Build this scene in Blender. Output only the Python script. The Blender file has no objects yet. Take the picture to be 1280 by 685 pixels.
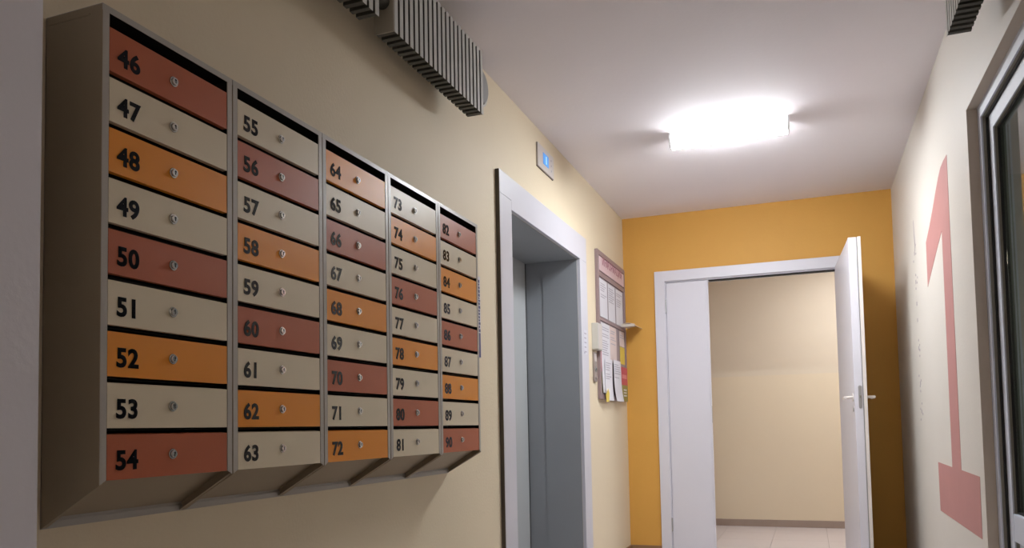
import bpy, bmesh, math, random
from mathutils import Matrix, Vector
random.seed(4)
PI = math.pi
SC = bpy.context.scene
COL = SC.collection

# ---------------------------------------------------------------- camera
cd = bpy.data.cameras.new('camera')
cam = bpy.data.objects.new('camera', cd)
COL.objects.link(cam)
cd.sensor_fit = 'HORIZONTAL'
cd.sensor_width = 36.0
cd.lens = 983.13 / 1280 * 36.0
cd.shift_y = (484.09 - 342.5) / 1280
cd.clip_start = 0.02
cr = Vector((0.93509978, 0.35385125, -0.01943416))
cu = Vector((0.03662014, -0.04193701, 0.99844892))
cf = Vector((-0.35248739, 0.93436105, 0.05217337))
m = Matrix.Identity(4)
for i in range(3):
    m[i][0] = cr[i]; m[i][1] = cu[i]; m[i][2] = -cf[i]
m.translation = Vector((1.3396, 0.0, 1.0074))
cam.matrix_world = m
SC.camera = cam

# ---------------------------------------------------------------- world and exposure
wd = bpy.data.worlds.new('world'); SC.world = wd
wd.use_nodes = True
wd.node_tree.nodes['Background'].inputs['Color'].default_value = (0.02, 0.022, 0.028, 1)
wd.node_tree.nodes['Background'].inputs['Strength'].default_value = 1.0
SC.view_settings.view_transform = 'Standard'
SC.view_settings.look = 'None'
SC.view_settings.gamma = 1.0
SC.view_settings.use_curve_mapping = False
SC.view_settings.exposure = 1.06
LAMP_MAIN, LAMP_REAR, LAMP_ROOM, FILL_VEST = 100.0, 42.0, 13.5, 40.0

# ---------------------------------------------------------------- dimensions (metres)
W, H, YE = 1.937, 2.652, 6.106
D, Y0, ZT, ZB, ZBB, UW = 0.1446, 1.062, 1.8078, 0.9184, 0.837, 0.351

# ---------------------------------------------------------------- materials
def mat(name, col, rough=0.5, metal=0.0, emit=None, bump=0.0, bscale=60.0, vary=0.0, vscale=3.0, spec=0.5, trans=0.0, alpha=1.0, coat=0.0):
    mt = bpy.data.materials.new(name); mt.use_nodes = True
    nt = mt.node_tree; b = nt.nodes['Principled BSDF']
    b.inputs['Base Color'].default_value = (*col, 1)
    b.inputs['Roughness'].default_value = rough
    b.inputs['Metallic'].default_value = metal
    b.inputs['Specular IOR Level'].default_value = spec
    b.inputs['Transmission Weight'].default_value = trans
    b.inputs['Alpha'].default_value = alpha
    b.inputs['Coat Weight'].default_value = coat
    if emit:
        b.inputs['Emission Color'].default_value = (*emit[0], 1)
        b.inputs['Emission Strength'].default_value = emit[1]
    tc = nt.nodes.new('ShaderNodeTexCoord')
    if vary > 0:
        n = nt.nodes.new('ShaderNodeTexNoise'); n.inputs['Scale'].default_value = vscale; n.inputs['Detail'].default_value = 5
        nt.links.new(tc.outputs['Object'], n.inputs['Vector'])
        mx = nt.nodes.new('ShaderNodeMix'); mx.data_type = 'RGBA'
        mx.inputs[6].default_value = (*[c * (1 - vary) for c in col], 1)
        mx.inputs[7].default_value = (*[min(1, c * (1 + vary)) for c in col], 1)
        nt.links.new(n.outputs['Fac'], mx.inputs[0]); nt.links.new(mx.outputs[2], b.inputs['Base Color'])
    if bump > 0:
        n2 = nt.nodes.new('ShaderNodeTexNoise'); n2.inputs['Scale'].default_value = bscale; n2.inputs['Detail'].default_value = 6
        nt.links.new(tc.outputs['Object'], n2.inputs['Vector'])
        bp = nt.nodes.new('ShaderNodeBump'); bp.inputs['Strength'].default_value = bump; bp.inputs['Distance'].default_value = 0.004
        nt.links.new(n2.outputs['Fac'], bp.inputs['Height']); nt.links.new(bp.outputs['Normal'], b.inputs['Normal'])
    return mt

M = {}
M['cream'] = mat('cream_wall_paint', (0.755, 0.65, 0.475), 0.6, bump=0.25, bscale=90, vary=0.03, spec=0.3)
M['white_wall'] = mat('white_wall_paint', (0.72, 0.71, 0.775), 0.6, bump=0.15, bscale=70, vary=0.02, spec=0.3)
M['right_wall'] = mat('pale_wall_paint', (0.74, 0.695, 0.635), 0.55, bump=0.2, bscale=80, vary=0.03, spec=0.3)
M['orange_wall'] = mat('orange_wall_paint', (0.72, 0.385, 0.085), 0.55, bump=0.2, bscale=80, vary=0.05, spec=0.3)
M['ceiling'] = mat('ceiling_paint', (0.86, 0.82, 0.86), 0.7, bump=0.15, bscale=50, vary=0.025, vscale=2, spec=0.2)
M['floor'] = mat('floor_tile_surface', (0.60, 0.55, 0.53), 0.35, vary=0.08, vscale=8)
M['grout'] = mat('tile_grout', (0.30, 0.26, 0.24), 0.8)
M['skirting'] = mat('taupe_skirting', (0.33, 0.255, 0.215), 0.5, vary=0.08, vscale=12)
M['skirting_brown'] = mat('brown_skirting', (0.30, 0.17, 0.09), 0.5, vary=0.08, vscale=12)
M['room_up'] = mat('room_upper_paint', (0.69, 0.61, 0.49), 0.6, bump=0.15, vary=0.02)
M['room_low'] = mat('room_lower_paint', (0.72, 0.62, 0.465), 0.55, bump=0.15, vary=0.02)
M['pvc'] = mat('white_plastic_profile', (0.66, 0.69, 0.78), 0.5, spec=0.3)
M['pvc_shaded'] = mat('shaded_plastic_profile_edge', (0.30, 0.285, 0.245), 0.75, spec=0.15)  # sides of the white profile, their shade painted in as darker grey
M['reveal'] = mat('reveal_plaster', (0.62, 0.54, 0.46), 0.7, bump=0.2)
M['rubber'] = mat('black_rubber', (0.008, 0.008, 0.008), 0.6)
M['door_white'] = mat('white_door_laminate', (0.74, 0.73, 0.80), 0.4, vary=0.015)
M['lip'] = mat('door_edge_lipping', (0.82, 0.76, 0.72), 0.4)
M['box_metal'] = mat('grey_beige_shaded_coat', (0.32, 0.255, 0.175), 0.42, bump=0.1, bscale=300)  # grey-beige coat, browner with shade and warm bounce painted in
M['flange'] = mat('light_grey_powder_coat', (0.42, 0.39, 0.35), 0.32, bump=0.08, bscale=300)
M['inside'] = mat('shade_black_interior', (0.010, 0.010, 0.009), 0.6)  # near-black colour stands in for the shade inside the cells
M['o'] = mat('orange_powder_coat', (0.80, 0.285, 0.020), 0.36, bump=0.06, bscale=350, spec=0.32)
M['r'] = mat('terracotta_powder_coat', (0.45, 0.118, 0.05), 0.36, bump=0.06, bscale=350, spec=0.32)
M['c'] = mat('cream_powder_coat', (0.70, 0.61, 0.45), 0.36, bump=0.06, bscale=350, spec=0.32)
M['print'] = mat('black_glossy_sticker', (0.006, 0.006, 0.009), 0.13, spec=0.22)
M['chrome'] = mat('polished_chrome', (0.55, 0.54, 0.52), 0.18, metal=1.0)
M['keyhole'] = mat('dark_keyhole', (0.01, 0.01, 0.01), 0.5)
M['fin'] = mat('pale_steel_paint', (0.58, 0.58, 0.55), 0.4)
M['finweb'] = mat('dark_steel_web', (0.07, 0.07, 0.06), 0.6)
M['endplate'] = mat('beige_steel_plate', (0.40, 0.37, 0.31), 0.5)
M['disc'] = mat('grey_disc_paint', (0.30, 0.30, 0.30), 0.45)
M['discrim'] = mat('disc_rim_paint', (0.62, 0.60, 0.55), 0.45)
M['lift_frame'] = mat('lift_portal_paint', (0.58, 0.58, 0.64), 0.38, vary=0.02)
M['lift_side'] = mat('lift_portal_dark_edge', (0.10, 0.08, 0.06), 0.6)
M['lift_jamb'] = mat('lift_shaft_grey_paint', (0.30, 0.32, 0.345), 0.40, vary=0.04, vscale=4)
M['lift_door'] = mat('lift_door_steel', (0.44, 0.46, 0.47), 0.35, vary=0.03)
M['diffuser'] = mat('lit_lamp_diffuser', (0.9, 0.9, 0.9), 0.4, emit=((0.93, 0.97, 1.0), LAMP_MAIN))
M['diffuser_rear'] = mat('lit_rear_diffuser', (0.9, 0.9, 0.9), 0.4, emit=((1.0, 0.86, 0.66), LAMP_REAR))
M['diffuser_room'] = mat('lit_room_diffuser', (0.9, 0.9, 0.9), 0.4, emit=((0.98, 0.98, 1.0), LAMP_ROOM))
M['fill_vest'] = mat('vestibule_fill_diffuser', (0.9, 0.9, 0.9), 0.4, emit=((0.93, 1.0, 0.98), FILL_VEST))
M['side_glow'] = mat('lit_side_diffuser', (0.9, 0.9, 0.9), 0.4, emit=((0.95, 0.98, 1.0), 6.5))
M['side_glow_rear'] = mat('lit_rear_side_diffuser', (0.9, 0.9, 0.9), 0.4, emit=((1.0, 0.86, 0.66), 8.0))
M['lamp_body'] = mat('grey_lamp_body', (0.85, 0.85, 0.85), 0.5)
M['pink'] = mat('dusty_pink_paint', (0.54, 0.255, 0.24), 0.6, vary=0.06, vscale=7)
M['faded'] = mat('faded_grey_lettering', (0.48, 0.42, 0.45), 0.6, vary=0.15, vscale=40)
M['board'] = mat('mauve_board_frame', (0.30, 0.22, 0.23), 0.45)
M['board_face'] = mat('board_backing', (0.36, 0.30, 0.33), 0.5)
M['header'] = mat('pink_header_panel', (0.68, 0.52, 0.57), 0.35)
M['header_text'] = mat('rose_header_letters', (0.40, 0.16, 0.24), 0.4)
M['ink'] = mat('grey_print_ink', (0.42, 0.40, 0.46), 0.6)
M['paper'] = mat('white_paper', (0.72, 0.71, 0.76), 0.7, vary=0.02, vscale=20)
M['paper_pink'] = mat('pinkish_paper', (0.70, 0.58, 0.55), 0.7, vary=0.02, vscale=20)
M['magenta'] = mat('crimson_print', (0.52, 0.07, 0.12), 0.45)
M['rose'] = mat('light_rose_print', (0.72, 0.28, 0.32), 0.45)
M['olive'] = mat('olive_green_print', (0.27, 0.26, 0.07), 0.45)
M['yellow'] = mat('yellow_print', (0.75, 0.58, 0.10), 0.45)
M['lcd'] = mat('blue_lit_display', (0.05, 0.25, 0.5), 0.3, emit=((0.05, 0.28, 0.85), 0.30))
M['lcd_mark'] = mat('pale_lit_digit', (0.6, 0.8, 0.9), 0.3, emit=((0.3, 0.6, 1.0), 0.45))
M['panel'] = mat('display_plate', (0.62, 0.57, 0.54), 0.35)
M['call_box'] = mat('pale_grey_box_plastic', (0.56, 0.55, 0.52), 0.4)
M['call_plate'] = mat('brushed_steel_plate', (0.36, 0.31, 0.29), 0.35, metal=0.4)
M['navy'] = mat('navy_print', (0.025, 0.035, 0.16), 0.3)
M['notice'] = mat('white_notice_plastic', (0.62, 0.62, 0.70), 0.35)
M['tray'] = mat('clear_tray_plastic', (0.75, 0.68, 0.60), 0.15, alpha=0.75)
M['steel'] = mat('satin_steel', (0.45, 0.45, 0.46), 0.35, metal=0.7)
M['vest_wall'] = mat('vestibule_grey_green_paint', (0.32, 0.37, 0.34), 0.6, vary=0.05)
M['vest_floor'] = mat('vestibule_floor', (0.25, 0.25, 0.23), 0.5)
M['blind'] = mat('grey_green_slats', (0.22, 0.25, 0.21), 0.5)

def glass_mat():
    mt = bpy.data.materials.new('door_glass'); mt.use_nodes = True
    b = mt.node_tree.nodes['Principled BSDF']
    b.inputs['Base Color'].default_value = (0.86, 0.93, 0.90, 1)
    b.inputs['Roughness'].default_value = 0.02
    b.inputs['Transmission Weight'].default_value = 1.0
    b.inputs['IOR'].default_value = 1.5
    return mt
M['glass'] = glass_mat()

# ---------------------------------------------------------------- helpers
def box(bm, a, b):
    """axis aligned box between corners a and b"""
    x0, x1 = sorted((a[0], b[0])); y0, y1 = sorted((a[1], b[1])); z0, z1 = sorted((a[2], b[2]))
    v = [bm.verts.new(p) for p in ((x0,y0,z0),(x1,y0,z0),(x1,y1,z0),(x0,y1,z0),(x0,y0,z1),(x1,y0,z1),(x1,y1,z1),(x0,y1,z1))]
    for q in ((0,3,2,1),(4,5,6,7),(0,1,5,4),(1,2,6,5),(2,3,7,6),(3,0,4,7)):
        bm.faces.new([v[i] for i in q])

def prism(bm, pts, axis, a, b):
    """polygon pts (2D) extruded along an axis from a to b. axis 0: pts are (y,z); 1: (x,z); 2: (x,y)"""
    def P(p, t):
        return {0: (t, p[0], p[1]), 1: (p[0], t, p[1]), 2: (p[0], p[1], t)}[axis]
    A = [bm.verts.new(P(p, a)) for p in pts]; B = [bm.verts.new(P(p, b)) for p in pts]
    n = len(pts)
    bm.faces.new(A); bm.faces.new(list(reversed(B)))
    for i in range(n):
        bm.faces.new([A[i], B[i], B[(i+1) % n], A[(i+1) % n]])

def cyl(bm, c, r, h, axis, seg=20, r2=None):
    """cylinder starting at c going h along axis"""
    r2 = r if r2 is None else r2
    def P(u, v, t):
        return {0: (c[0]+t, c[1]+u, c[2]+v), 1: (c[0]+u, c[1]+t, c[2]+v), 2: (c[0]+u, c[1]+v, c[2]+t)}[axis]
    A = [bm.verts.new(P(r*math.cos(2*PI*i/seg), r*math.sin(2*PI*i/seg), 0)) for i in range(seg)]
    B = [bm.verts.new(P(r2*math.cos(2*PI*i/seg), r2*math.sin(2*PI*i/seg), h)) for i in range(seg)]
    bm.faces.new(A); bm.faces.new(list(reversed(B)))
    for i in range(seg):
        bm.faces.new([A[i], B[i], B[(i+1) % seg], A[(i+1) % seg]])

def link(name, me, mt, parent=None, loc=(0,0,0), bevel=0.0, label=None):
    o = bpy.data.objects.new(name, me); COL.objects.link(o)
    if mt is not None and not me.materials: me.materials.append(mt)
    o.location = loc
    if parent is not None: o.parent = parent
    if bevel > 0:
        b = o.modifiers.new('bevel', 'BEVEL'); b.width = bevel; b.segments = 2; b.limit_method = 'ANGLE'
    if label: o['label'] = label
    return o

def mesh(name, bm):
    bmesh.ops.recalc_face_normals(bm, faces=bm.faces)
    me = bpy.data.meshes.new(name); bm.to_mesh(me); bm.free()
    return me

def obj(name, fn, mt, parent=None, loc=(0,0,0), bevel=0.0, label=None, smooth=False):
    bm = bmesh.new(); fn(bm)
    me = mesh(name, bm)
    if smooth:
        for p in me.polygons: p.use_smooth = len(p.vertices) == 4
    return link(name, me, mt, parent, loc, bevel, label)

def bx(name, a, b, mt, parent=None, loc=(0,0,0), bevel=0.0, label=None):
    return obj(name, lambda bm: box(bm, a, b), mt, parent, loc, bevel, label)

def thing(name, label, cat, loc=(0,0,0), group=None):
    o = bpy.data.objects.new(name, None); COL.objects.link(o)
    o.location = loc; o.empty_display_size = 0.05
    o['label'] = label; o['category'] = cat
    if group: o['group'] = group
    return o

def tag(o, label, cat, group=None):
    o['label'] = label; o['category'] = cat
    if group: o['group'] = group
    return o

def struct(o):
    o['kind'] = 'structure'; return o

TEXT = {}
def text_mesh(s, size, offset=0.0, depth=0.0006, spacing=1.0):
    """lettering as a mesh in its own XY plane"""
    key = (s, size, offset, depth, spacing)
    if key in TEXT: return TEXT[key]
    cv = bpy.data.curves.new('lettering', 'FONT')
    cv.body = s; cv.size = size; cv.offset = offset; cv.extrude = depth / 2; cv.space_character = spacing
    cv.resolution_u = 4
    cv.align_x = 'CENTER'; cv.align_y = 'CENTER'
    t = bpy.data.objects.new('lettering', cv); COL.objects.link(t)
    dg = bpy.context.evaluated_depsgraph_get(); dg.update()
    me = bpy.data.meshes.new_from_object(t.evaluated_get(dg))
    bpy.data.objects.remove(t); bpy.data.curves.remove(cv)
    me.materials.clear()
    TEXT[key] = me
    return me

ON_LEFT = Matrix(((0,0,1),(1,0,0),(0,1,0))).to_euler()       # text reads along +y on a face looking at +x
ON_RIGHT = Matrix(((0,0,-1),(-1,0,0),(0,1,0))).to_euler()    # text on a face looking at -x

# ================================================================ SETTING
FY0, FY1 = -3.4, YE
# left wall with the lift opening (inner opening y 3.54..4.754, z up to 2.07)
LO0, LO1, LOZ = 3.5399, 4.7542, 2.0698
WT = 0.5
def f(bm):
    box(bm, (-WT, 0.92, 0), (0, LO0, H))
struct(obj('wall_left', f, M['cream']))
struct(bx('wall_left', (-WT, LO0, LOZ), (0, LO1, H), M['cream']))
struct(bx('wall_left', (-WT, LO1, 0), (0, FY1+0.12, H), M['cream']))
struct(bx('wall_left_near', (-WT, FY0, 0), (0.172, 0.92, H), M['white_wall']))
# right wall with the glazed door opening
WO0, WO1, WOZ = 2.35, 3.3536, 2.179
def f(bm):
    prism(bm, [(FY0,0),(WO0,0),(WO0,WOZ),(WO1,WOZ),(WO1,0),(FY1+0.12,0),(FY1+0.12,H),(FY0,H)], 0, W, W+0.0355)
struct(obj('wall_right', f, M['right_wall']))
# end wall with door opening
DX0, DX1, DZ = 0.262, 1.612, 2.185
def f(bm):
    prism(bm, [(-0.0,0),(DX0,0),(DX0,DZ),(DX1,DZ),(DX1,0),(W,0),(W,H),(-0.0,H)], 1, YE, YE+0.12)
struct(obj('wall_end', f, M['orange_wall']))
struct(bx('wall_back', (-WT, FY0-0.1, 0), (W+0.4, FY0, H), M['white_wall']))
struct(bx('ceiling', (-WT, FY0-0.1, H), (W+0.4, FY1+0.12, H+0.1), M['ceiling']))
# floor: base slab with individual tiles in the end stretch and beyond the door
flo = struct(bx('floor', (-0.6, FY0-0.1, -0.1), (W+0.4, FY1+0.12, -0.006), M['grout']))
bm = bmesh.new(); box(bm, (0.002, 0.002, 0), (0.398, 0.398, 0.0058)); tile_me = mesh('tile', bm); tile_me.materials.append(M['floor'])
for i in range(5):
    for j in range(24):
        link('tile', tile_me, None, flo, (-0.03 + i*0.4, FY0 + 0.0 + j*0.4, -0.006))
# skirtings
struct(bx('baseboard_end', (0.0, YE-0.012, 0), (DX0-0.018, YE, 0.085), M['skirting_brown']))
struct(bx('baseboard_left', (0, LO1+0.16, 0), (0.012, YE-0.012, 0.085), M['skirting_brown']))
struct(bx('baseboard_right', (W-0.012, WO1+0.05, 0), (W, YE, 0.085), M['skirting_brown']))
struct(bx('baseboard_corner', (1.66, YE-0.012, 0), (W-0.012, YE, 0.085), M['skirting_brown']))

# room beyond the double door
RY = 8.134; RX0, RX1 = -1.2, 3.2; RH = 2.6; RYs = YE + 0.12
rf = struct(bx('floor_beyond', (RX0, RYs, -0.1), (RX1, RY, -0.006), M['grout']))
M['room_tile'] = mat('room_tile_surface', (0.62, 0.56, 0.56), 0.3, vary=0.05, vscale=9)
bm = bmesh.new(); box(bm, (0.0012, 0.0012, 0), (0.4488, 0.4488, 0.0058)); rt = mesh('tile', bm); rt.materials.append(M['room_tile'])
for i in range(7):
    for j in range(4):
        link('tile', rt, None, rf, (-0.8 + i*0.45, RYs + 0.1 + j*0.45, -0.006))
struct(bx('wall_beyond_upper', (RX0, RY, 1.48), (RX1, RY+0.1, RH), M['room_up']))
struct(bx('wall_beyond_lower', (RX0, RY-0.001, 0), (RX1, RY+0.1, 1.48), M['room_low']))
struct(bx('wall_beyond_left', (RX0-0.1, RYs, 0), (RX0, RY+0.1, RH), M['room_up']))
struct(bx('wall_beyond_right', (RX1, RYs, 0), (RX1+0.1, RY+0.1, RH), M['room_up']))
struct(bx('wall_beyond_near', (RX0, RYs-0.06, 0), (-WT, RYs, RH), M['room_up']))
struct(bx('wall_beyond_side', (W+0.04, RYs-0.06, 0), (RX1, RYs, RH), M['room_up']))
struct(bx('ceiling_beyond', (RX0, RYs, RH), (RX1, RY+0.1, RH+0.1), M['ceiling']))
bbm = bmesh.new(); box(bbm, (0.001, 0, 0), (0.399, 0.010, 0.066)); sk = mesh('skirting_tile', bbm); sk.materials.append(M['skirting'])
bb = struct(bx('baseboard_beyond', (RX0, RY-0.006, 0), (RX1, RY-0.001, 0.062), M['skirting']))
for i in range(9):
    link('skirting_tile', sk, None, bb, (-0.71 + i*0.4, RY-0.014 + 0.001*(i % 2), 0.0005*(i % 3)))
lt = thing('ceiling_lamp', 'ceiling lamp of the bright room beyond the double door', 'lamp', (1.9, 7.1, RH))
bx('lamp_body', (-0.3, -0.3, -0.02), (0.3, 0.3, 0), M['lamp_body'], lt)
bx('diffuser', (-0.28, -0.28, -0.05), (0.28, 0.28, -0.02), M['diffuser_room'], lt)

# vestibule behind the glazed side door
VX0, VX1 = W+0.13, 4.4
VY0, VY1 = 0.9, 5.9
struct(bx('wall_vestibule_far', (VX1, VY0, 0), (VX1+0.1, VY1, 2.6), M['vest_wall']))
struct(bx('wall_vestibule_end', (VX0, VY1, 0), (VX1, VY1+0.1, 2.6), M['vest_wall']))
struct(bx('wall_vestibule_near', (VX0, VY0-0.1, 0), (VX1, VY0, 2.6), M['vest_wall']))
struct(bx('floor_vestibule', (VX0, VY0, -0.05), (VX1, VY1, 0), M['vest_floor']))
struct(bx('ceiling_vestibule', (VX0, VY0, 2.6), (VX1, VY1, 2.65), M['ceiling']))
struct(bx('wall_vestibule_side', (W+0.0355, WO1+0.005, 0), (VX0, VY1, 2.6), M['vest_wall']))
struct(bx('wall_vestibule_top', (W+0.0355, WO0-0.3, WOZ+0.005), (VX0, WO1+0.005, 2.6), M['vest_wall']))
struct(bx('wall_vestibule_jamb', (W+0.0355, VY0, 0), (VX0, WO0-0.005, 2.6), M['vest_wall']))
lt = thing('vestibule_fill_lamp', 'unseen fill lamp added on the ceiling behind the glazed side door', 'lamp', (3.3, 3.4, 2.6))  # unseen lamp added to brighten the view through the glass
obj('lamp_body', lambda bm: cyl(bm, (0,0,0), 0.14, -0.02, 2, 24), M['lamp_body'], lt)
obj('diffuser', lambda bm: cyl(bm, (0,0,-0.02), 0.13, -0.05, 2, 24, 0.10), M['fill_vest'], lt)

# ---------------------------------------------------------------- double door in the end wall
fr = struct(thing('door_1', 'white double door in the orange end wall', 'door', (0, YE, 0)))
del fr['category']
FX0, FX1, FZ = 0.2451, 1.635, 2.2044
IX0, IX1, IZ = 0.324, 1.556, 2.122
def f(bm):
    prism(bm, [(FX0,0),(IX0,0),(IX0,IZ),(IX1,IZ),(IX1,0),(FX1,0),(FX1,FZ),(FX0,FZ)], 1, -0.018, 0.0)
obj('casing', f, M['door_white'], fr, bevel=0.003)
def f(bm):
    prism(bm, [(IX0-0.03,0),(IX0+0.006,0),(IX0+0.006,IZ-0.008),(IX1-0.006,IZ-0.008),(IX1-0.006,0),(IX1+0.03,0),(IX1+0.03,IZ+0.03),(IX0-0.03,IZ+0.03)], 1, 0.0005, 0.125)
obj('door_lining', f, M['door_white'], fr)
bx('door_seal', (IX0+0.33, 0.02, IZ-0.0165), (IX1-0.006, 0.06, IZ-0.0085), M['rubber'], fr)
# narrow fixed leaf
lf = bx('narrow_leaf', (IX0+0.009, -0.004, 0.008), (0.640, 0.036, IZ-0.013), M['door_white'], fr, bevel=0.002)
bx('leaf_edge_strip', (0.6405, -0.006, 0.008), (0.650, 0.030, IZ-0.013), M['door_white'], lf, bevel=0.002)
for z in (0.20, 1.88):
    obj('hinge', lambda bm, z=z: cyl(bm, (IX0+0.005, -0.012, z), 0.006, 0.10, 2, 12), M['steel'], lf)
bx('bolt_plate', (0.6455, 0.002, 1.02), (0.6515, 0.020, 1.15), M['steel'], lf)
# wide open leaf: swings towards the viewer on the right jamb
LL = 0.95
ol = bx('open_leaf', (0.0, -LL, 0.008), (0.046, 0.0, 2.122), M['door_white'], fr, (IX1-0.008, -0.022, 0), bevel=0.002)
ol.rotation_euler = (0, 0, math.radians(2.9))
bx('edge_groove', (0.0465, -LL+0.002, 0.010), (0.0505, -0.004, 2.120), M['steel'], ol)
bx('lipping', (0.051, -LL-0.004, 0.008), (0.070, -0.004, 2.124), M['lip'], ol, bevel=0.002)
def f(bm):
    pts = []
    for k in range(13):
        a = PI*k/12; pts.append((0.031+0.0095*math.cos(a), 1.215+0.0095*math.sin(a)))
    for k in range(13):
        a = PI+PI*k/12; pts.append((0.031+0.0095*math.cos(a), 1.095+0.0095*math.sin(a)))
    prism(bm, pts, 1, -LL-0.0025, -LL+0.001)
lp = obj('lock_plate', f, M['steel'], ol)
bx('latch_bolt', (0.026, -LL-0.010, 1.148), (0.036, -LL-0.001, 1.166), M['chrome'], ol)
for s, x in ((-1, 0.0), (1, 0.070)):
    def f(bm, s=s, x=x):
        cyl(bm, (x, -LL+0.065, 1.155), 0.024, s*0.006, 0, 20)
        cyl(bm, (x, -LL+0.065, 1.155), 0.009, s*0.048, 0, 14)
        cyl(bm, (x+s*0.044, -LL+0.057, 1.155), 0.0095, 0.125, 1, 14)
    obj('handle', f, M['lip'], ol, smooth=True, label='white lever handle')
obj('key_escutcheon', lambda bm: cyl(bm, (0, -LL+0.065, 1.085), 0.017, -0.004, 0, 16), M['steel'], ol)

# ---------------------------------------------------------------- glazed plastic door in the right wall
gd = struct(thing('door_2', 'white plastic glazed door in the right wall', 'door', (0, 0, 0)))
del gd['category']
def ring(bm, x0, x1, ya, yb, za, zb, t):
    """rectangular frame in the yz plane, from outer ya..yb, za..zb, profile width t"""
    box(bm, (x0, ya, za), (x1, ya+t, zb)); box(bm, (x0, yb-t, za), (x1, yb, zb))
    box(bm, (x0, ya+t, zb-t), (x1, yb-t, zb)); box(bm, (x0, ya+t, za), (x1, yb-t, za+t))
XF = W + 0.0365
obj('door_frame', lambda bm: ring(bm, XF, XF+0.006, WO0, WO1, 0.0, WOZ, 0.050), M['pvc'], gd)
obj('door_frame_inner', lambda bm: ring(bm, XF+0.0062, XF+0.060, WO0, WO1, 0.0, WOZ, 0.0505), M['pvc_shaded'], gd)
obj('frame_gasket', lambda bm: ring(bm, XF+0.016, XF+0.058, WO0+0.0507, WO1-0.0507, 0.0507, WOZ-0.0507, 0.0070), M['rubber'], gd)
YS0, YS1, ZS0, ZS1 = WO0+0.058, WO1-0.058, 0.058, WOZ-0.058
sash = obj('sash', lambda bm: ring(bm, XF+0.025, XF+0.030, YS0, YS1, ZS0, ZS1, 0.058), M['pvc'], gd)
obj('sash_inner', lambda bm: ring(bm, XF+0.0302, XF+0.060, YS0+0.001, YS1-0.001, ZS0+0.001, ZS1-0.001, 0.0568), M['pvc_shaded'], sash)
bx('mid_rail', (XF+0.0250, YS0+0.0585, 0.575), (XF+0.055, YS1-0.0585, 0.672), M['pvc'], sash, bevel=0.003)
obj('glazing_gasket', lambda bm: ring(bm, XF+0.038, XF+0.0465, YS0+0.0585, YS1-0.0585, 0.6725, ZS1-0.0585, 0.006), M['rubber'], sash)
bx('pane', (XF+0.0470, YS0+0.0592, 0.6735), (XF+0.051, YS1-0.0592, ZS1-0.0592), M['glass'], sash)
bx('lower_panel', (XF+0.040, YS0+0.060, ZS0+0.060), (XF+0.055, YS1-0.060, 0.574), M['pvc'], sash)
# soffit and side of the plaster reveal
rv = struct(obj('trim_1', lambda bm: (box(bm, (W+0.0005, WO1-0.0012, 0), (XF-0.0005, WO1-0.0002, WOZ-0.001)),
      box(bm, (W+0.0005, WO0+0.001, WOZ-0.0013), (XF-0.0005, WO1-0.0013, WOZ-0.0003))), M['reveal']))

# ---------------------------------------------------------------- lift portal in the left wall
MP = 0.0203
lift = thing('lift_surround', 'lilac-grey metal surround framing the lift doorway in the left wall', 'elevator frame', (0, (LO0+LO1)/2, 0))
Lc = (LO0+LO1)/2
E0, E1, EZ = 3.3828-Lc, 4.9126-Lc, 2.2271
a0, a1 = LO0-Lc, LO1-Lc
HZ = 2.115
obj('side_casing', lambda bm: box(bm, (0.0, E0, 0), (MP, a0, HZ)), M['lift_frame'], lift, bevel=0.0015, label='left casing of the lift doorway')
obj('side_casing', lambda bm: box(bm, (0.0, a1, 0), (MP, E1, LOZ)), M['lift_frame'], lift, bevel=0.0015, label='right casing of the lift doorway')
def f(bm):
    prism(bm, [(E0,HZ+0.001),(a0,HZ+0.001),(a0,LOZ),(a1+0.0,LOZ),(E1,LOZ+0.001),(E1,EZ),(E0,EZ)], 0, 0.0, MP)
obj('head_casing', f, M['lift_frame'], lift, bevel=0.0015)
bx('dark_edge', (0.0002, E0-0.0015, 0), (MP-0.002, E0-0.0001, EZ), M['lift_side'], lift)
BK = -0.345
ld = struct(thing('door_3', 'grey lift doors deep in their recess in the left wall', 'door', (0, (LO0+LO1)/2, 0)))
del ld['category']
bx('soffit', (BK, a0, LOZ-0.003), (-0.0005, a1-0.004, LOZ-0.0003), M['lift_jamb'], ld)
sf = bx('far_jamb', (-0.228, a1-0.006, 0), (-0.0005, a1-0.0003, LOZ-0.003), M['lift_jamb'], ld)
bx('inner_jamb', (BK, a1-0.003, 0), (-0.2285, a1-0.0003, LOZ-0.003), M['lift_jamb'], ld)
bx('near_jamb', (BK, a0+0.0003, 0), (-0.0005, a0+0.005, LOZ-0.003), M['lift_jamb'], ld)
mid = 0.0
bx('lift_door', (BK-0.03, a0+0.0, 0.005), (BK, mid-0.002, LOZ-0.0032), M['lift_door'], ld)
bx('lift_door', (BK-0.03, mid+0.002, 0.005), (BK, a1-0.012, LOZ-0.0032), M['lift_door'], ld)
bx('door_gap_seal', (BK-0.02, a1-0.012, 0.0), (BK+0.002, a1-0.0035, LOZ-0.0032), M['rubber'], ld)
obj('soffit_bolt', lambda bm: cyl(bm, (-0.215, a0+0.62, LOZ-0.003), 0.006, -0.004, 2, 10), M['keyhole'], ld)
tg = bx('instruction_sticker', (MP+0.0002, 4.800-Lc, 1.470), (MP+0.0009, 4.878-Lc, 1.625), M['notice'], lift)
for k in range(5):
    bx('symbol', (MP+0.001, 4.812-Lc, 1.482+k*0.029), (MP+0.0014, 4.812-Lc+0.05-0.006*(k % 2), 1.490+k*0.029), M['ink'], tg)
bx('symbol', (MP+0.001, 4.806-Lc, 1.474), (MP+0.0014, 4.822-Lc, 1.480), M['navy'], tg)

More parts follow.
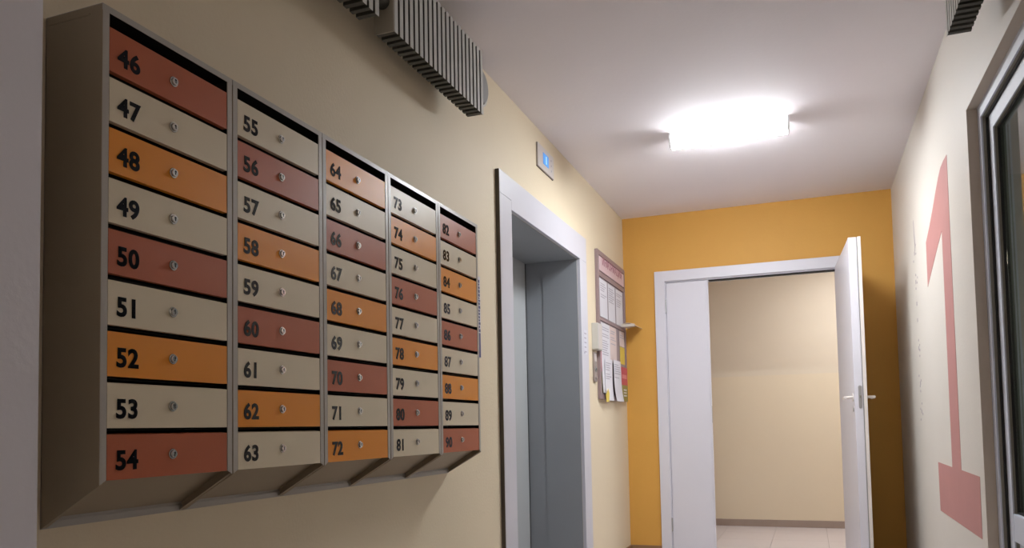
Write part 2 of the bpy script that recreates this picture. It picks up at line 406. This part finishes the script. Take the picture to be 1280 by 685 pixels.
# shallow shaft behind the doors so the wall opening is closed
struct(bx('wall_lift_shaft', (-WT-0.05, LO0-0.1, 0), (-WT, LO1+0.1, H), M['lift_jamb']))

# ---------------------------------------------------------------- floor display above the lift
dp = thing('lift_floor_display', 'small plate with blue lit floor display high above the lift doorway', 'display', (0.0, 4.135, 2.50))
bx('plate', (0.0, -0.142, -0.066), (0.010, 0.142, 0.064), M['panel'], dp, bevel=0.0015)
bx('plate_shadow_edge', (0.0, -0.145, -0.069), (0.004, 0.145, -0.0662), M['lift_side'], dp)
sc = bx('screen', (0.0101, -0.052, -0.030), (0.0115, 0.046, 0.034), M['lcd'], dp)
bx('screen_digit', (0.0116, -0.006, -0.020), (0.0122, 0.006, 0.024), M['lcd_mark'], sc)
for z in (-0.03, 0.0, 0.03):
    obj('speaker_hole', lambda bm, z=z: cyl(bm, (0.0101, 0.095, z), 0.006, 0.0006, 0, 10), M['ink'], dp)

# ---------------------------------------------------------------- call station
cb = thing('call_station_box', 'pale grey plastic box on the wall between lift and notice board', 'switch box', (0.0, 5.125, 1.61))
bx('housing', (0.0, -0.052, -0.088), (0.045, 0.062, 0.090), M['call_box'], cb, bevel=0.004)
bx('lid_seam', (0.0452, -0.044, -0.080), (0.0458, 0.054, 0.082), M['panel'], cb)
cp = thing('lift_call_plate', 'narrow steel lift call plate below the pale grey box', 'button panel', (0.0, 5.115, 1.405))
def f(bm):
    pts = [(-0.038,-0.085),(-0.028,-0.097),(0.028,-0.097),(0.038,-0.085),(0.038,0.10),(-0.038,0.10)]
    prism(bm, pts, 0, 0.0, 0.012)
obj('plate', f, M['call_plate'], cp, bevel=0.001)
bt = obj('call_button', lambda bm: cyl(bm, (0.0122, 0.0, -0.012), 0.016, 0.005, 0, 18), M['steel'], cp)
obj('button_mark', lambda bm: cyl(bm, (0.0174, 0.0, -0.012), 0.007, 0.0006, 0, 12), M['keyhole'], bt)
obj('key_switch', lambda bm: cyl(bm, (0.0122, 0.0, -0.072), 0.009, 0.004, 0, 14), M['chrome'], cp)
bx('upper_insert', (0.0122, -0.026, 0.040), (0.0132, 0.026, 0.092), M['yellow'], cp).data.materials[0] = M['panel']

# ---------------------------------------------------------------- notice board
BY0, BY1, BZ0, BZ1 = 5.200, 6.045, 1.195, 2.228
nb = thing('notice_board', 'mauve framed notice board covered with papers beside the orange wall', 'notice board', (0, BY0, BZ0))
bw, bh = BY1-BY0, BZ1-BZ0
bx('backing', (0.001, 0.01, 0.01), (0.012, bw-0.01, bh-0.01), M['board_face'], nb)
obj('board_frame', lambda bm: ring(bm, 0.001, 0.022, 0, bw, 0, bh, 0.034), M['board'], nb, bevel=0.002)
hd = bx('header_panel', (0.0125, 0.040, bh-0.142), (0.024, bw-0.050, bh-0.042), M['header'], nb, bevel=0.002)
t = link('header_lettering', text_mesh('\u0418\u041d\u0424\u041e\u0420\u041c\u0410\u0426\u0418\u042f', 0.082, 0.001), M['header_text'], hd, (0.0247, (bw)/2, bh-0.068))
t.rotation_euler = ON_LEFT
bx('cross_rail', (0.0125, 0.034, bh-0.180), (0.020, bw-0.034, bh-0.148), M['board'], nb)
bx('cross_rail', (0.0125, 0.034, 0.545), (0.020, bw-0.034, 0.567), M['board'], nb)
cols = [(0.062, 0.275), (0.305, 0.515), (0.545, 0.765)]
def sheet(name, y0, y1, z0, z1, mt, parent, x=0.0145, curl=0.0, lines=6, label=None, taper=0.0):
    """a sheet of paper with some thickness, its lower end curling off the board"""
    n = 10
    def f(bm):
        A = []; B = []
        for i in range(n+1):
            t_ = i/n; z = z1 + (z0-z1)*t_
            xx = x + curl*max(0, t_-0.45)**2*3.2
            dy = taper*t_
            A.append((bm.verts.new((xx, y0+dy, z)), bm.verts.new((xx, y1+dy, z))))
            B.append((bm.verts.new((xx+0.0012, y0+dy, z)), bm.verts.new((xx+0.0012, y1+dy, z))))
        for i in range(n):
            bm.faces.new([A[i][0], A[i][1], A[i+1][1], A[i+1][0]]); bm.faces.new([B[i][0], B[i+1][0], B[i+1][1], B[i][1]])
            bm.faces.new([A[i][0], A[i+1][0], B[i+1][0], B[i][0]]); bm.faces.new([A[i][1], B[i][1], B[i+1][1], A[i+1][1]])
        bm.faces.new([A[0][0], B[0][0], B[0][1], A[0][1]]); bm.faces.new([A[n][0], A[n][1], B[n][1], B[n][0]])
    s = obj(name, f, mt, parent, label=label)
    def g(bm):
        z = z1-0.035
        while z > z0 + (z1-z0)*0.5:
            w_ = (y1-y0)*random.uniform(0.5, 0.82)
            yy = y0+(y1-y0)*0.1
            dy = taper*(z1-z)/(z1-z0)
            box(bm, (x+0.0013, yy+dy, z), (x+0.0017, yy+w_+dy, z+0.006)); z -= random.choice((0.016, 0.016, 0.03))
    if lines:
        o = obj('printed_text', g, M['ink'], s)
    s.location = (0, BY0, BZ0); s['category'] = 'paper'; s['group'] = 'papers on the notice board'
    return s
for (y0, y1), wh in zip(cols, ('left', 'middle', 'right')):
    sheet('pinned_paper', y0, y1, 0.575, 0.842, M['paper'], None, label='white printed paper, %s one in the upper row of the notice board' % wh)
sheet('pinned_paper', 0.070, 0.320, 0.045, 0.535, M['paper'], None, x=0.016, curl=0.008, taper=-0.005, label='long white printed paper below the cross rail at the left of the notice board')
sheet('pinned_paper', 0.330, 0.530, 0.270, 0.535, M['paper_pink'], None, label='pinkish printed paper in the middle of the notice board, below the cross rail')
sheet('pinned_paper', 0.375, 0.605, -0.005, 0.295, M['paper'], None, x=0.0255, curl=0.015, taper=0.02, label='white paper hanging at the bottom of the notice board beside the large poster')
sheet('pinned_paper', 0.130, 0.345, -0.005, 0.290, M['paper'], None, x=0.0235, curl=0.012, taper=-0.02, label='white paper at the bottom left of the notice board behind the yellow tag')
sheet('pinned_paper', 0.630, 0.800, 0.420, 0.535, M['paper_pink'], None, label='small pinkish paper under the cross rail at the right of the notice board')
sheet('pinned_leaflet', 0.645, 0.800, 0.285, 0.415, M['yellow'], None, lines=0, label='small yellow leaflet on the right of the notice board')
po = bx('poster', (0.0223, 0.610, 0.002), (0.0232, 0.842, 0.262), M['olive'], None, (0, BY0, BZ0))
tag(po, 'red and green printed poster at the lower right corner of the notice board', 'poster')
bx('poster_band', (0.0233, 0.612, 0.125), (0.0237, 0.841, 0.261), M['magenta'], po)
bx('poster_strip', (0.0238, 0.650, 0.175), (0.0242, 0.810, 0.205), M['rose'], po)
for k in range(3):
    bx('poster_text', (0.0233, 0.70, 0.040+k*0.022), (0.0238, 0.80, 0.050+k*0.022), M['paper'], po)
pl = tag(bx('poster', (0.0125, 0.036, 0.045), (0.0150, 0.068, 0.330), M['olive'], None, (0, BY0, BZ0)), 'narrow red and green strip showing behind the papers at the left of the notice board', 'poster')
bx('poster_band', (0.0151, 0.036, 0.19), (0.0156, 0.068, 0.330), M['magenta'], pl)
yt = obj('yellow_tag', lambda bm: prism(bm, [(0.075,-0.02),(0.155,-0.015),(0.165,0.045),(0.130,0.075),(0.100,0.05),(0.070,0.03)], 0, 0.040, 0.0415), M['yellow'], None, (0, BY0, BZ0))
tag(yt, 'yellow tag stuck at the bottom left of the notice board papers', 'tag')

# little clear tray in the corner
tr = thing('corner_tray', 'small clear plastic tray sticking out at the corner beside the notice board', 'tray', (0.026, 6.085, 1.772))
def f(bm):
    pts = [(0,0)]
    n = 8
    up = [(0.11*k/n, 0.016 - 0.016*(2*k/n-0.9)**2) for k in range(n+1)]
    prism(bm, [(x, z) for x, z in up] + [(x, z-0.003) for x, z in reversed(up)], 1, -0.24, 0.019)
obj('tray_top', f, M['tray'], tr)
bx('tray_front_lip', (0.004, -0.243, -0.014), (0.106, -0.2405, 0.006), M['tray'], tr)

# ---------------------------------------------------------------- blue notice next to the mailboxes
nt_ = thing('wall_notice', 'narrow white and blue notice on the wall just past the last mailbox column', 'sign', (0, 3.0, 1.495))
bx('notice_plate', (0.0, -0.145, -0.178), (0.008, 0.156, 0.178), M['notice'], nt_)
bx('blue_border', (0.0082, 0.126, -0.176), (0.0088, 0.152, -0.070), M['navy'], nt_)
z = -0.066
while z < 0.165:
    h_ = random.uniform(0.006, 0.014)
    bx('printed_mark', (0.0082, 0.128, z), (0.0088, random.uniform(0.146, 0.153), z+h_), M['navy'], nt_); z += h_+0.004
bx('blue_edge', (0.0082, 0.118, -0.176), (0.0088, 0.1255, 0.176), M['navy'], nt_)

# ---------------------------------------------------------------- painted floor number on the right wall
fn = thing('painted_floor_number', 'big dusty pink number one painted on the right wall', 'wall marking', (W, 3.95, 0.55))
def f(bm):
    P = [(3.812,2.156),(3.90,2.158),(3.986,2.152),(4.06,2.128),(4.15,2.090),(4.253,2.040),(4.40,1.975),(4.534,1.927),(4.543,1.696),(4.38,1.755),(4.20,1.817),(4.030,1.872),(4.052,0.793),(4.472,0.797),(4.467,0.555),(3.446,0.552),(3.438,0.789),(3.825,0.793)]
    prism(bm, [(y-3.95, z-0.55) for y, z in P], 0, -0.0012, -0.0002)
obj('numeral', f, M['pink'], fn)
ft = thing('faded_wall_lettering', 'column of faded grey letters down the right wall near the orange corner', 'wall marking', (W, 5.00, 1.0))
letters = [(1.075, 0.020, 0.10, 1), (0.965, 0.05, 0.0, 0), (0.80, 0.05, 0, 0), (0.675, 0.03, 0, 2), (0.58, 0.03, 0, 2), (0.42, 0.06, 0, 0), (0.22, 0.06, 0, 0), (0.06, 0.06, 0, 0)]
for (zc, s, l, kind) in letters:
    lo = obj('faded_letter', lambda bm: prism(bm, [(-0.048,-0.085),(-0.020,-0.095),(0.0,0.07),(-0.012,0.08)], 0, -0.001, -0.0003) if kind == 1
             else box(bm, (-0.001, -0.012, -0.012), (-0.0003, 0.014, 0.010)), M['faded'], ft, (0, 0, zc))
    if kind == 0:
        for k in range(4):
            yy = random.uniform(-0.09, 0.05); zz = -s + 2*s*(k+0.2)/4
            obj('faded_stroke', lambda bm: prism(bm, [(yy, zz), (yy+0.020, zz+0.004), (yy+0.016, zz+random.uniform(0.012, 0.018)), (yy-0.004, zz+0.012)], 0, -0.001, -0.0003), M['faded'], lo)

# ================================================================ MAILBOXES
ND, PITCH, DHT = 9, 0.0952, 0.0822
patt = ['rcocrcocr', 'crcocrcoc', 'ocrcocrco', 'cocrcocrc', 'rcocrcocr']
UWI = UW - 0.0016
FL = 0.0155
T = 0.0012
dt = D - 0.0008
# shared meshes
def f_door(bm):
    # door sheet with a folded top lip and a folded bottom edge
    y0_, y1_ = FL+0.0015, UWI-FL-0.0015
    prism(bm, [(-0.0012,0),(-0.012,0),(-0.012,0.0012),(-0.0012,0.0012)], 1, y0_, y1_)
    box(bm, (-0.0016, y0_, 0), (0.0, y1_, DHT))
    prism(bm, [(0.0,DHT-0.0005),(0.0,DHT+0.0008),(-0.016,DHT+0.003),(-0.016,DHT+0.0018)], 1, y0_, y1_)
bm = bmesh.new(); f_door(bm); door_me = mesh('mailbox_door', bm)
DM = {}
for k in 'orc':
    me = door_me.copy(); me.materials.append(M[k]); DM[k] = me
bm = bmesh.new()
cyl(bm, (0,0,0), 0.0108, 0.0022, 0, 24, 0.0098)
cyl(bm, (0.0022,0,0), 0.0078, 0.0040, 0, 24, 0.0068)
lock_me = mesh('lock', bm); lock_me.materials.append(M['chrome'])
lock_me.materials.append(M['keyhole'])
for p in lock_me.polygons: p.use_smooth = len(p.vertices) == 4
bm = bmesh.new(); box(bm, (0.0062,-0.0010,-0.0042), (0.0066,0.0010,0.0042)); box(bm, (0.0062, -0.0022, 0.001), (0.0065, 0.0022, 0.0036))
key_me = mesh('keyhole', bm)
# keyhole belongs to the lock mesh (material slot two)
bm = bmesh.new(); bm.from_mesh(lock_me)
n0 = len(bm.faces)
bm2 = bmesh.new(); bm2.from_mesh(key_me)
vm = {v.index: bm.verts.new(v.co) for v in bm2.verts}
for fc in bm2.faces:
    nf = bm.faces.new([vm[v.index] for v in fc.verts]); nf.material_index = 1
bm.to_mesh(lock_me); bm.free(); bm2.free()

cname = {'o': 'orange', 'r': 'terracotta', 'c': 'cream'}
desc = ['nearest mailbox column, with doors numbered 46 to 54', 'second mailbox column, with doors numbered 55 to 63', 'middle mailbox column, with doors numbered 64 to 72',
        'fourth mailbox column, with doors numbered 73 to 81', 'farthest mailbox column, with doors numbered 82 to 90']
for u in range(5):
    root = thing('mailbox_column', desc[u], 'mailboxes', (0, Y0 + u*UW, ZB), 'mailbox columns on the left wall')
    hz = ZT - ZB; zb = ZBB - ZB
    prof = [(0.0005, zb), (dt, 0.0), (dt, hz), (0.0005, hz)]
    obj('top_lip', lambda bm: box(bm, (0.004, -0.0012, hz-0.016), (dt-0.03, -0.0002, hz-0.012)), M['box_metal'], root) if u == 0 else None
    sideL = obj('side_panel', lambda bm: prism(bm, prof, 1, 0.0, T), M['box_metal'], root)
    sideR = obj('side_panel', lambda bm: prism(bm, prof, 1, UWI-T, UWI), M['box_metal'], root)
    # folded front flanges with mitred feet
    obj('front_flange', lambda bm: prism(bm, [(T, 0.001), (FL, 0.009), (FL, hz-0.012), (T, hz-0.002)], 0, dt-0.0015, dt+0.0006), M['flange'], root)
    obj('front_flange', lambda bm: prism(bm, [(UWI-T, 0.001), (UWI-FL, 0.009), (UWI-FL, hz-0.012), (UWI-T, hz-0.002)], 0, dt-0.0015, dt+0.0006), M['flange'], root)
    # rolled lower edges of the sides
    def f(bm):
        for (ya, yb) in ((T, 0.010), (UWI-0.010, UWI-T)):
            prism(bm, [(0.002, zb+0.0005), (dt-0.002, 0.0008), (dt-0.002, 0.0022), (0.002, zb+0.0022)], 1, ya, yb)
    obj('lower_flange', f, M['box_metal'], root)
    obj('top_panel', lambda bm: (box(bm, (0.0005, 0, hz), (dt+0.0008, UWI, hz+T)), box(bm, (dt-0.0008, 0, hz-0.011), (dt+0.0008, UWI, hz))), M['flange'], root)
    def f(bm):
        # sloping bottom, set up inside the sides
        prism(bm, [(0.004, zb+0.020), (dt-0.012, 0.018), (dt-0.012, 0.0192), (0.004, zb+0.0212)], 1, T, UWI-T)
        box(bm, (dt-0.013, T, 0.009), (dt-0.0045, UWI-T, 0.0105))
    obj('bottom_panel', f, M['box_metal'], root)
    obj('back_panel', lambda bm: box(bm, (0.0005, 0.0, zb), (0.0022, UWI, hz)), M['flange'], root)
    obj('back_foot_flange', lambda bm: box(bm, (0.0023, T, zb+0.001), (0.0048, UWI-T, zb+0.0135)), M['flange'], root)
    def f(bm):
        box(bm, (0.004, T+0.0006, 0.022), (0.006, UWI-T-0.0006, hz-0.004))
        for q in range(ND):
            z = 0.0085 + q*PITCH
            if q: box(bm, (0.006, T+0.0006, z-0.004), (dt-0.022, UWI-T-0.0006, z-0.0025))
        box(bm, (0.006, T+0.0004, 0.022), (dt-0.004, T+0.0010, hz-0.004)); box(bm, (0.006, UWI-T-0.0010, 0.022), (dt-0.004, UWI-T-0.0004, hz-0.004))
        box(bm, (0.006, T+0.001, hz-0.004), (dt-0.004, UWI-T-0.001, hz-0.003))
    obj('shaded_cell_liner', f, M['inside'], root)
    for q in range(ND):
        num = 46 + u*9 + q
        c = patt[u][q]
        z = 0.0085 + (ND-1-q)*PITCH
        d = link('mailbox_door', DM[c], None, root, (dt-0.0002, 0, z), label='%s mailbox door numbered %d' % (cname[c], num))
        lk = link('lock', lock_me, None, d, (0.0002, UWI/2, DHT*0.52))
        lk.rotation_euler = (random.uniform(-0.25, 0.25), 0, 0)
        tm = text_mesh(str(num), 0.0490, 0.0017, 0.0007, 1.07)
        if not tm.materials: tm.materials.append(M['print'])
        tx = link('number_sticker', tm, None, d, (0.0006, FL+0.0465, DHT*0.41))
        tx.rotation_euler = ON_LEFT
        tx.scale = (1.03, 1.0, 1.0)

# ================================================================ FINNED RADIATORS under the ceiling
FH, FPITCH = 0.265, 0.0352
bm = bmesh.new()
box(bm, (0.0, 0.0, 0.0), (0.0016, 0.0215, FH))                    # front flange
fin_me = mesh('fin', bm)
bm = bmesh.new()
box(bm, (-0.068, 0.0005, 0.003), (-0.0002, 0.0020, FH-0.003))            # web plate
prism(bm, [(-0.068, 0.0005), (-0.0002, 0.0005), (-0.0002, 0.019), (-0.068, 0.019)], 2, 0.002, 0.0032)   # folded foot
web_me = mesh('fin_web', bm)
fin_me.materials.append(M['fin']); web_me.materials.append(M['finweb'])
def radiator(label, xf, side, ys, yend, z0, nfin, endplate_near, loc_label_group):
    """ys..yend along the wall, xf front plane; side=+1 faces +x, -1 faces -x"""
    root = thing('finned_radiator', label, 'radiator', (xf, ys, z0), loc_label_group)
    L = yend-ys
    for i in range(nfin):
        yy = (L-0.0215) * i/(nfin-1)
        fo = link('fin', fin_me, None, root, (0, yy, 0))
        wo = link('fin_web', web_me, None, fo, (0, 0, 0))
        if side < 0:
            fo.scale = (-1, 1, 1)
    for z in (0.075, 0.19):
        obj('heating_pipe', lambda bm, z=z: cyl(bm, (-side*0.034, -0.0, z), 0.013, L, 1, 14), M['finweb'], root)
    if endplate_near:
        bx('end_plate', (-side*0.070, -0.006, 0.0), (0.0, -0.0005, FH), M['endplate'], root)
    bx('wall_bracket', (-side*(0.066), L*0.3, 0.15), (-side*(abs(xf if side > 0 else W-xf)), L*0.3+0.03, 0.20), M['finweb'], root)
    bx('wall_bracket', (-side*(0.066), L*0.8, 0.15), (-side*(abs(xf if side > 0 else W-xf)), L*0.8+0.03, 0.20), M['finweb'], root)
    return root
G = 'finned radiators under the ceiling'
radiator('far finned radiator high on the left wall, ending near the lift', 0.140, 1, 2.175, 2.908, 2.285, 21, True, G)
radiator('finned radiator high on the left wall, partly cut off at the top edge', 0.140, 1, 1.34, 2.076, 2.285, 21, False, G)
radiator('finned radiator high on the right wall in the top corner', W-0.130, -1, 2.12, 2.865, 2.262, 21, False, G)
pp = obj('radiator_pipe', lambda bm: cyl(bm, (0, 0, 0), 0.022, 0.090, 1, 20), M['finweb'], None, (0.105, 2.078, 2.383), smooth=True)
tag(pp, 'short dark pipe joining the two radiators on the left wall', 'pipe')
dc = thing('round_wall_cap', 'round grey cap on the wall behind the far end of the left radiator', 'vent', (0.0, 3.185, 2.541))
obj('cap_body', lambda bm: cyl(bm, (0, 0, 0), 0.092, 0.014, 0, 40, 0.090), M['discrim'], dc, smooth=True)
obj('cap_face', lambda bm: cyl(bm, (0.0142, 0, 0), 0.080, 0.010, 0, 40, 0.070), M['disc'], dc, smooth=True)

# ================================================================ LAMPS
def batten(name, label, loc, L, mt, side, rot=0.0):
    t_ = thing(name, label, 'lamp', loc)
    t_.rotation_euler = (0, 0, rot)
    hw = 0.047
    bx('ceiling_plate', (-L/2+0.01, -0.040, -0.008), (L/2-0.01, 0.040, 0.0), M['lamp_body'], t_)
    bx('side_diffuser', (-L/2+0.010, -hw, -0.062), (L/2-0.010, hw, -0.009), side, t_, bevel=0.004)
    def f(bm):
        pts = []
        for k in range(13):
            a = PI*k/12; pts.append(((hw-0.004)*math.cos(a), -0.0625-0.016*math.sin(a)))
        prism(bm, pts, 0, -L/2+0.012, L/2-0.012)
    obj('lower_diffuser', f, mt, t_)
    for s in (-1, 1):
        def g(bm, s=s):
            pts = [(hw+0.001, -0.0)]
            for k in range(13):
                a = PI*k/12; pts.append(((hw+0.001)*math.cos(a), -0.058-0.021*math.sin(a)))
            pts.append((-hw-0.001, 0.0))
            prism(bm, pts, 0, s*(L/2-0.0095), s*(L/2+0.001))
        obj('end_cap', g, M['lamp_body'], t_)
    return t_
batten('ceiling_lamp', 'bright white tube lamp on the ceiling before the orange wall', (0.975, 4.44, H), 0.64, M['diffuser'], M['side_glow'])
batten('ceiling_lamp', 'dimmer tube lamp on the ceiling behind the viewer', (0.70, -2.6, H), 0.64, M['diffuser_rear'], M['side_glow_rear'])
